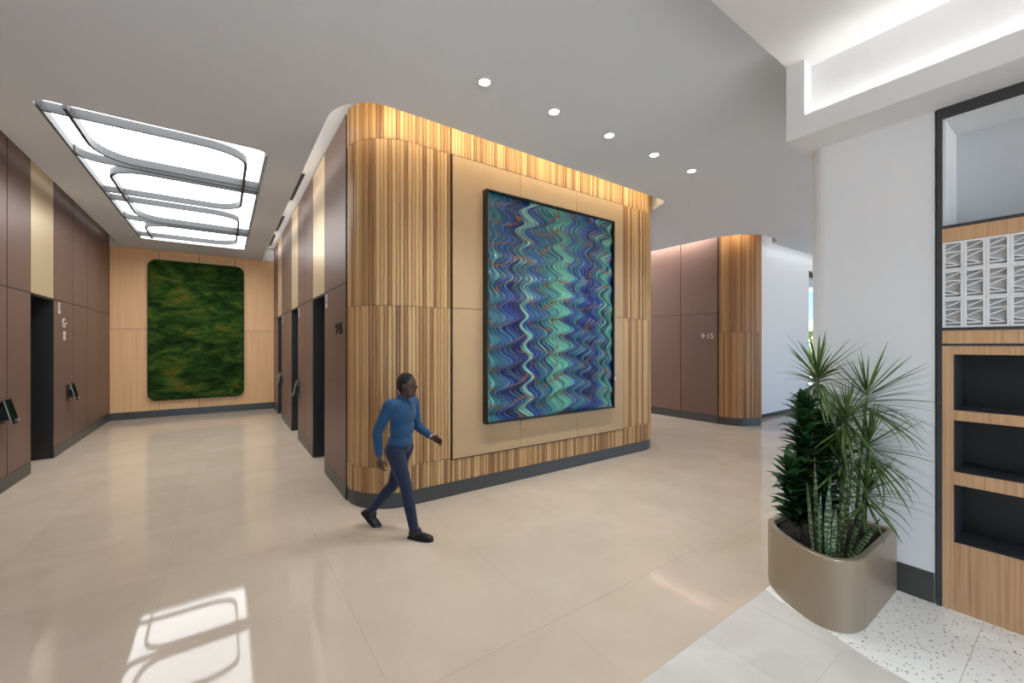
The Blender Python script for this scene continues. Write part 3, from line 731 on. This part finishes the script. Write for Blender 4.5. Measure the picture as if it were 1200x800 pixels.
# ---- plants
def strap_leaf(length, width, droop, seg=7, fold=0.25, shape='strap'):
    # leaf along +x, starts at the origin, curves down
    V_, F_, UVs = [], [], []
    x = z = 0.0; ang = 0.0
    for k in range(seg+1):
        t_ = k/seg
        wd = width/2*({'strap': (0.55+0.45*min(1, t_*5))*(1-t_**3), 'ovate': math.sin(PI*min(1, 0.10+0.9*t_))**0.7 if t_ < 1 else 0, 'blade': (0.75+0.25*min(1, t_*3))*(1-max(0, (t_-0.55)/0.45)**2)}[shape])
        wd = max(wd, 0.0004)
        V_ += [(x, -wd, z+wd*fold), (x, 0, z), (x, wd, z+wd*fold)]; UVs += [(0, t_), (0.5, t_), (1, t_)]
        ang -= droop/seg*(0.4+1.2*t_); x += length/seg*math.cos(ang); z += length/seg*math.sin(ang)
    for k in range(seg):
        a = 3*k; F_ += [(a, a+1, a+4, a+3), (a+1, a+2, a+5, a+4)]
    return V_, F_, UVs
def leaf_mesh(name, mat, *a, **kw):
    V_, F_, UVs = strap_leaf(*a, **kw)
    me = bpy.data.meshes.new(name); me.from_pydata(V_, [], F_); ul = me.uv_layers.new(name='UVMap')
    for lp in me.loops: ul.data[lp.index].uv = UVs[lp.vertex_index]
    for p in me.polygons: p.use_smooth = True
    me.materials.append(MATS[mat]); return me
fwd = Vector((math.sin(YAW), math.cos(YAW), 0)); rgt = Vector((math.cos(YAW), -math.sin(YAW), 0))
def spot(u, v, depth):        # world point of a picture position at a chosen distance
    return Vector((0, 0, CAM_H)) + fwd*depth + rgt*((u-600)/480.5*depth) + Vector((0, 0, (403.5-v)/480.5*depth))
dl = [leaf_mesh('leaf', 'dracaena_leaf', 0.42, 0.019, d, 7) for d in (0.05, 0.35, 0.75, 1.2)]
def place_leaf(me, parent, base, az, el, roll, s, xmax=4.465):
    L = 0.42*s
    tip = base.x + L*math.cos(az)*(math.cos(el) if me == dl[0] else 1.0) + 0.015
    if tip > xmax: return False
    R_ = Matrix.Rotation(az, 4, 'Z') @ Matrix.Rotation(-el, 4, 'Y') @ Matrix.Rotation(roll, 4, 'X')
    o_ = bpy.data.objects.new('leaf', me); link(o_, parent)
    o_.matrix_local = Matrix.Translation(base-parent.location) @ R_ @ Matrix.Scale(s, 4); return True
def dracaena(label, root, crowns):
    e_ = empty('dracaena', root); tag(e_, label, 'plant', 'spiky dracaenas in the planter')
    for (top, nleaf, smin, smax, lowest) in crowns:
        p0 = Vector((0, 0, -0.02)); p3 = top-Vector(root)
        pts = [p0, p0.lerp(p3, 0.35)+Vector((0.015, 0.01, 0.03)), p0.lerp(p3, 0.7)+Vector((-0.01, 0.0, 0.02)), p3]
        MB().tube(pts, [0.014, 0.012, 0.011, 0.008], 7).build('cane', 'cane', e_, smooth=True)
        k = 0; tries = 0
        while k < nleaf and tries < nleaf*4:
            tries += 1
            f_ = (k+0.5)/nleaf
            el = math.radians(84-(84-lowest)*f_**0.75) + random.uniform(-0.1, 0.1)
            az = k*2.39996+random.uniform(-0.3, 0.3) + (tries*0.7 if tries > k+1 else 0)
            b_ = top + Vector((0, 0, 0.03-0.16*f_))
            s_ = random.uniform(smin, smax)*(0.75 if f_ < 0.12 else 1)
            di = 0 if f_ < 0.3 else (1 if f_ < 0.6 else random.choice((1, 2, 3)))
            if place_leaf(dl[di], e_, b_, az, el, random.uniform(-0.3, 0.3), s_): k += 1
    return e_
zb_ = SOIL+0.01
dracaena('tallest spiky dracaena at the left back of the planter, its crown clear above the others', (4.02, 1.33, zb_), [(spot(958, 440, 3.42), 85, 0.8, 1.15, -30), (spot(976, 505, 3.45), 70, 0.7, 1.0, -35)])
dracaena('spiky dracaena at the back right of the planter, second tallest', (4.20, 1.12, zb_), [(spot(1016, 462, 3.30), 85, 0.85, 1.2, -30)])
dracaena('mid-height spiky dracaena in the middle of the planter', (4.05, 1.16, zb_), [(spot(992, 488, 3.22), 85, 0.75, 1.05, -35), (spot(985, 538, 3.2), 70, 0.7, 0.95, -40)])
dracaena('low spiky dracaena leaning over the right rim of the planter', (4.22, 1.08, zb_), [(spot(1018, 520, 3.22), 85, 0.8, 1.1, -45), (spot(1016, 572, 3.16), 75, 0.7, 0.95, -35)])
cl = [leaf_mesh('leaf', 'compact_leaf', 0.160, 0.062, d, 4, 0.3, 'ovate') for d in (0.2, 0.6, 1.0)]
def compact(label, root, top, nleaf, spread):
    e_ = empty('compact_dracaena', root); tag(e_, label, 'plant', 'dark compact leafy plants in the planter')
    p3 = top-Vector(root)
    MB().tube([Vector((0, 0, -0.02)), p3*0.5+Vector((0.01, 0, 0)), p3], [0.014, 0.013, 0.008], 7).build('cane', 'cane', e_, smooth=True)
    for k in range(nleaf):
        f_ = (k+0.5)/nleaf
        b_ = Vector(root).lerp(top, 0.14+0.86*f_)
        el = math.radians(34+40*max(0, f_-0.8)/0.2+random.uniform(-8, 14)); az = k*2.39996+random.uniform(-0.2, 0.2)
        s_ = spread*random.uniform(0.85, 1.1)
        R_ = Matrix.Rotation(az, 4, 'Z') @ Matrix.Rotation(-el, 4, 'Y')
        o_ = bpy.data.objects.new('leaf', random.choice(cl)); link(o_, e_); o_.matrix_local = Matrix.Translation(b_-Vector(root)) @ R_ @ Matrix.Scale(s_, 4)
compact('tall dark compact leafy plant at the left of the planter', (3.83, 1.36, zb_), spot(944, 478, 3.32), 190, 1.3)
compact('short dark compact leafy plant at the left rim of the planter', (3.74, 1.36, zb_), spot(927, 550, 3.22), 95, 1.2)
compact('dark compact leafy plant tucked behind the snake plants', (3.93, 1.24, zb_), spot(965, 500, 3.34), 130, 1.15)
# snake plants: each a rosette of upright leaves
def snake(label, root, leaves):
    e_ = empty('snake_plant', root); tag(e_, label, 'plant', 'snake plants in the planter')
    for (du, h_, lean, az, wd) in leaves:
        me = leaf_mesh('leaf', 'snake_leaf', h_, wd*0.78, -0.10, 10, 0.45, 'blade')
        b_ = rgt*du + fwd*random.uniform(-0.015, 0.015)
        R_ = Matrix.Rotation(az, 4, 'Z') @ Matrix.Rotation(-(PI/2-lean), 4, 'Y')
        o_ = bpy.data.objects.new('leaf', me); link(o_, e_); o_.matrix_local = Matrix.Translation((b_.x, b_.y, -0.02)) @ R_
s1 = spot(955, 632, 2.98); s2 = spot(972, 634, 2.96); s3 = spot(986, 632, 2.99)
FA = math.atan2(-fwd.y, -fwd.x)       # towards the camera
LA = math.atan2(-rgt.y, -rgt.x)
snake('snake plant at the left of the snake plants, with the tallest pointed blade', (s1.x, s1.y, zb_), [(0.01, 0.76, 0.07, LA, 0.055), (-0.01, 0.58, 0.12, LA, 0.05), (0.04, 0.50, 0.05, FA, 0.045)])
snake('broad banded snake plant in the middle front of the planter', (s2.x, s2.y, zb_), [(-0.01, 0.55, 0.04, FA, 0.075), (0.035, 0.72, -0.10, LA, 0.055), (-0.04, 0.66, -0.04, LA, 0.05), (0.02, 0.40, 0.1, FA, 0.05)])
snake('slim snake plant at the right of the snake plants', (s3.x, s3.y, zb_), [(0.0, 0.62, -0.08, LA, 0.05), (0.03, 0.50, -0.25, LA, 0.05), (0.05, 0.38, -0.6, LA, 0.065)])

# ================================================================== PERSON
# walking to the right of the picture; f = forward, l = to his left, z = up
PF = (rgt*0.97 + fwd*(-0.24)).normalized(); PLf = Vector((-PF.y, PF.x, 0))
pb = spot(468, 626, 4.36); pb.z = 0.0
pe = empty('person', pb); tag(pe, 'person in a blue sweater, dark jeans and black shoes walking past the wood wall', 'person')
def W(f, l, z): return PF*f + PLf*l + Vector((0, 0, z))
def capsule(bm, a, b_, ra, rb, seg=14):
    d = b_-a; L = d.length; q_ = d.to_track_quat('Z', 'Y').to_matrix().to_4x4()
    r = bmesh.ops.create_cone(bm, cap_ends=True, segments=seg, radius1=ra, radius2=rb, depth=L, matrix=Matrix.Translation((a+b_)/2) @ q_)
    for p, rr in ((a, ra), (b_, rb)): bmesh.ops.create_icosphere(bm, subdivisions=2, radius=rr, matrix=Matrix.Translation(p))
def chain(bm, pts):
    for (a, ra), (b_, rb) in zip(pts[:-1], pts[1:]): capsule(bm, a, b_, ra, rb)
PR = Matrix((( PF.x, PLf.x, 0, 0), (PF.y, PLf.y, 0, 0), (0, 0, 1, 0), (0, 0, 0, 1)))
def ell(bm, c, sf, sl, sz, tilt=0.0):
    bmesh.ops.create_icosphere(bm, subdivisions=3, radius=1, matrix=Matrix.Translation(c) @ PR @ Matrix.Rotation(tilt, 4, 'Y') @ Matrix.Diagonal((sf, sl, sz, 1)))
def remeshed(name, bm, mat, voxel, smooth_it, parent):
    me = bpy.data.meshes.new(name); bm.to_mesh(me); bm.free()
    t_ = bpy.data.objects.new(name, me); COL.objects.link(t_)
    r = t_.modifiers.new('r', 'REMESH'); r.mode = 'VOXEL'; r.voxel_size = voxel; r.use_smooth_shade = True
    if smooth_it: s = t_.modifiers.new('s', 'SMOOTH'); s.factor = 0.5; s.iterations = smooth_it
    m2 = bpy.data.meshes.new_from_object(t_.evaluated_get(bpy.context.evaluated_depsgraph_get())); bpy.data.objects.remove(t_); m2.name = name
    m2.materials.clear(); m2.materials.append(MATS[mat]); o_ = bpy.data.objects.new(name, m2); return link(o_, parent)
# joints
neck = W(0.045, 0, 1.43); headc = W(0.095, 0, 1.565)
shR, shL = W(-0.01, -0.185, 1.375), W(0.06, 0.185, 1.375)      # right shoulder is nearer to the camera
elR, elL = W(-0.13, -0.215, 1.10), W(0.10, 0.215, 1.10)
wrR, wrL = W(-0.10, -0.225, 0.85), W(0.29, 0.19, 0.985)
hipR, hipL = W(-0.01, -0.085, 0.90), W(0.015, 0.085, 0.90)
# near (right) leg goes forward, far (left) leg pushes off
knR, anR = W(0.125, -0.085, 0.515), W(0.215, -0.085, 0.095)
knL, anL = W(-0.12, 0.085, 0.475), W(-0.395, 0.085, 0.165)
body = bmesh.new()
ell(body, headc+W(-0.008, 0, 0.025), 0.098, 0.076, 0.105); ell(body, headc+W(0.022, 0, -0.055), 0.068, 0.058, 0.075)
ell(body, headc+W(0.10, 0, -0.012), 0.018, 0.015, 0.026, 0.3); ell(body, headc+W(0.082, 0, -0.064), 0.014, 0.026, 0.013); ell(body, headc+W(0.076, 0, -0.10), 0.018, 0.022, 0.016)
ell(body, headc+W(0.078, 0, 0.028), 0.016, 0.05, 0.012)
for s_ in (-1, 1): ell(body, headc+W(-0.005, s_*0.078, -0.008), 0.020, 0.010, 0.030)
chain(body, [(headc+W(-0.01, 0, -0.05), 0.058), (neck, 0.058), (W(0.03, 0, 1.36), 0.07)])
ell(body, W(0.03, 0, 1.27), 0.085, 0.13, 0.13); ell(body, W(0.015, 0, 1.05), 0.08, 0.12, 0.15); ell(body, W(0.0, 0, 0.92), 0.085, 0.125, 0.10)
for sh_, el_, wr_ in ((shR, elR, wrR), (shL, elL, wrL)):
    chain(body, [(W(0.03, 0, 1.33), 0.06), (sh_, 0.048), (el_, 0.036), (el_.lerp(wr_, 0.35), 0.037), (wr_, 0.026)])
for hp, kn, an in ((hipR, knR, anR), (hipL, knL, anL)): chain(body, [(hp, 0.07), (kn, 0.045), (kn.lerp(an, 0.35), 0.045), (an, 0.032)])
def hand(bm, wrist, d, pn, thumb_dir):
    # d: along the hand, pn: palm normal (fingers curl to it), side: thumb side
    d = d.normalized(); pn = (pn-d*pn.dot(d)).normalized(); sd = thumb_dir-d*thumb_dir.dot(d)-pn*thumb_dir.dot(pn); sd.normalize()
    pc_ = wrist+d*0.055
    M = Matrix(((d.x, sd.x, pn.x, pc_.x), (d.y, sd.y, pn.y, pc_.y), (d.z, sd.z, pn.z, pc_.z), (0, 0, 0, 1)))
    bmesh.ops.create_icosphere(bm, subdivisions=3, radius=1, matrix=M @ Matrix.Diagonal((0.056, 0.043, 0.018, 1)))
    for k, (off, ln_) in enumerate(((0.031, 0.072), (0.010, 0.080), (-0.011, 0.074), (-0.031, 0.058))):
        p = pc_+d*0.040+sd*off; a1 = 0.35+0.08*k; pts = [(p-d*0.02, 0.0095)]; dd = d
        for seg_, bend in ((0.45, a1), (0.30, a1+0.45), (0.25, a1+0.8)):
            dd = d*math.cos(bend)+pn*math.sin(bend); p = p+dd*ln_*seg_; pts.append((p, 0.0088-0.0006*len(pts)))
        chain(bm, pts)
    p = pc_-d*0.02+sd*0.032; q_ = p+(d*0.6+sd*0.7+pn*0.35).normalized()*0.035; chain(bm, [(p-sd*0.01, 0.013), (q_, 0.0105), (q_+(d*0.9+sd*0.15+pn*0.4).normalized()*0.032, 0.0085)])
hand(body, wrL, W(0.9, -0.1, -0.28), W(0.1, -0.9, -0.3), W(0.2, 0, 1))
hand(body, wrR, W(0.12, 0.05, -1), W(0.2, 1, 0), W(1, 0, 0.1))
remeshed('body', body, 'skin', 0.0065, 3, pe)
hr = bmesh.new(); ell(hr, headc+W(-0.018, 0, 0.040), 0.098, 0.081, 0.100); ell(hr, headc+W(-0.058, 0, -0.005), 0.055, 0.070, 0.07)
bmesh.ops.bisect_plane(hr, geom=hr.verts[:]+hr.edges[:]+hr.faces[:], plane_co=headc+W(0.05, 0, 0.045), plane_no=W(0.75, 0, -0.66), clear_outer=True)
bmesh.ops.holes_fill(hr, edges=hr.edges[:])
remeshed('hair', hr, 'hair', 0.007, 2, pe)
eyes = MB()
for s_ in (-1, 1):
    bm2 = bmesh.new(); ell(bm2, headc+W(0.072, s_*0.030, 0.006), 0.010, 0.011, 0.007); me = bpy.data.meshes.new('eye'); bm2.to_mesh(me); bm2.free(); me.materials.append(MATS['eye_white']); inst('eye', me, pe)
sw = bmesh.new()
ell(sw, W(0.035, 0, 1.27), 0.125, 0.185, 0.165); ell(sw, W(0.03, 0, 1.12), 0.118, 0.165, 0.17); ell(sw, W(0.015, 0, 0.985), 0.122, 0.168, 0.10)
chain(sw, [(W(0.035, 0, 1.40), 0.074), (W(0.04, 0, 1.435), 0.068)])
for sh_, el_, wr_ in ((shR, elR, wrR), (shL, elL, wrL)):
    chain(sw, [(W(0.03, 0, 1.345), 0.085), (sh_, 0.068), (el_, 0.052), (el_.lerp(wr_, 0.35), 0.050), (el_.lerp(wr_, 0.86), 0.038)])
remeshed('sweater', sw, 'sweater_knit', 0.008, 10, pe)
tr = bmesh.new()
ell(tr, W(0.0, 0, 0.93), 0.122, 0.162, 0.10)
ell(tr, W(-0.05, 0, 0.88), 0.10, 0.14, 0.10)
for hp, kn, an in ((hipR, knR, anR), (hipL, knL, anL)):
    chain(tr, [(hp+W(0, 0, 0.0), 0.100), (hp.lerp(kn, 0.4), 0.087), (kn, 0.063), (kn.lerp(an, 0.3), 0.062), (kn.lerp(an, 0.97), 0.050)])
remeshed('trousers', tr, 'denim', 0.008, 7, pe)
def shoe(an, d, up):
    d = d.normalized(); l_ = up.cross(d).normalized(); up = d.cross(l_)
    M = Matrix(((d.x, l_.x, up.x, an.x), (d.y, l_.y, up.y, an.y), (d.z, l_.z, up.z, an.z), (0, 0, 0, 1)))
    b2 = bmesh.new()
    E = lambda f, z, a, b_, c_: bmesh.ops.create_icosphere(b2, subdivisions=3, radius=1, matrix=M @ Matrix.Translation((f, 0, z)) @ Matrix.Diagonal((a, b_, c_, 1)))
    E(0.0, -0.045, 0.062, 0.040, 0.050); E(0.09, -0.058, 0.10, 0.047, 0.038); E(0.155, -0.062, 0.065, 0.044, 0.030); E(0.03, -0.01, 0.055, 0.042, 0.045)
    s_ = remeshed('shoe', b2, 'shoe_leather', 0.006, 3, pe)
    sole = [(-0.062, -0.032), (0.0, -0.040), (0.09, -0.050), (0.16, -0.048), (0.205, -0.030), (0.222, 0.0), (0.205, 0.030), (0.16, 0.046), (0.09, 0.044), (0.0, 0.038), (-0.062, 0.030), (-0.072, 0)]
    MB().prism(sole, -0.095, -0.078).xform(M).build('sole', 'shoe_sole', s_)
    return s_
shoe(anR, W(1, -0.05, 0.0), Vector((0, 0, 1)))
shoe(anL, W(0.72, 0.0, -0.60), W(0.60, 0, 0.75))
wd = (wrL-elL).normalized(); wp = elL.lerp(wrL, 0.93)
ring_ = MB(); ring_.tube([wp-wd*0.011, wp+wd*0.011], 0.0335, 16); ring_.build('watch', 'watch_steel', pe, smooth=False)

# ================================================================== OUTDOORS
def tree(label, root, h_, r_):
    e_ = empty('tree', root); tag(e_, label, 'tree', 'trees outside the window')
    MB().tube([(0, 0, 0), (0.1, 0, h_*0.4), (0, 0.1, h_*0.75)], [0.18, 0.13, 0.06], 7).build('trunk', 'bark', e_, smooth=True)
    q_ = MB()
    for k in range(420):
        th = random.uniform(0, 2*PI); ph_ = math.acos(random.uniform(-0.8, 1)); rr = r_*random.uniform(0.5, 1)**0.5
        c_ = Vector((rr*math.sin(ph_)*math.cos(th), rr*math.sin(ph_)*math.sin(th), h_*0.68+rr*1.15*math.cos(ph_)))
        a_ = Vector((random.uniform(-1, 1), random.uniform(-1, 1), random.uniform(-1, 1))).normalized()*0.28; b_ = a_.orthogonal().normalized()*0.18
        i_ = len(q_.v); q_.v += [tuple(c_-a_), tuple(c_+b_), tuple(c_+a_), tuple(c_-b_)]; q_.f.append((i_, i_+1, i_+2, i_+3))
    f_ = q_.build('foliage', 'tree_leaf', e_); f_['kind'] = 'stuff'
tree('pale green leafy tree nearest the tall window outdoors', (27.5, 9.6, -0.13), 2.6, 1.4)
tree('pale green leafy tree farther off beyond the tall window', (34.0, 11.3, -0.13), 2.8, 1.8)
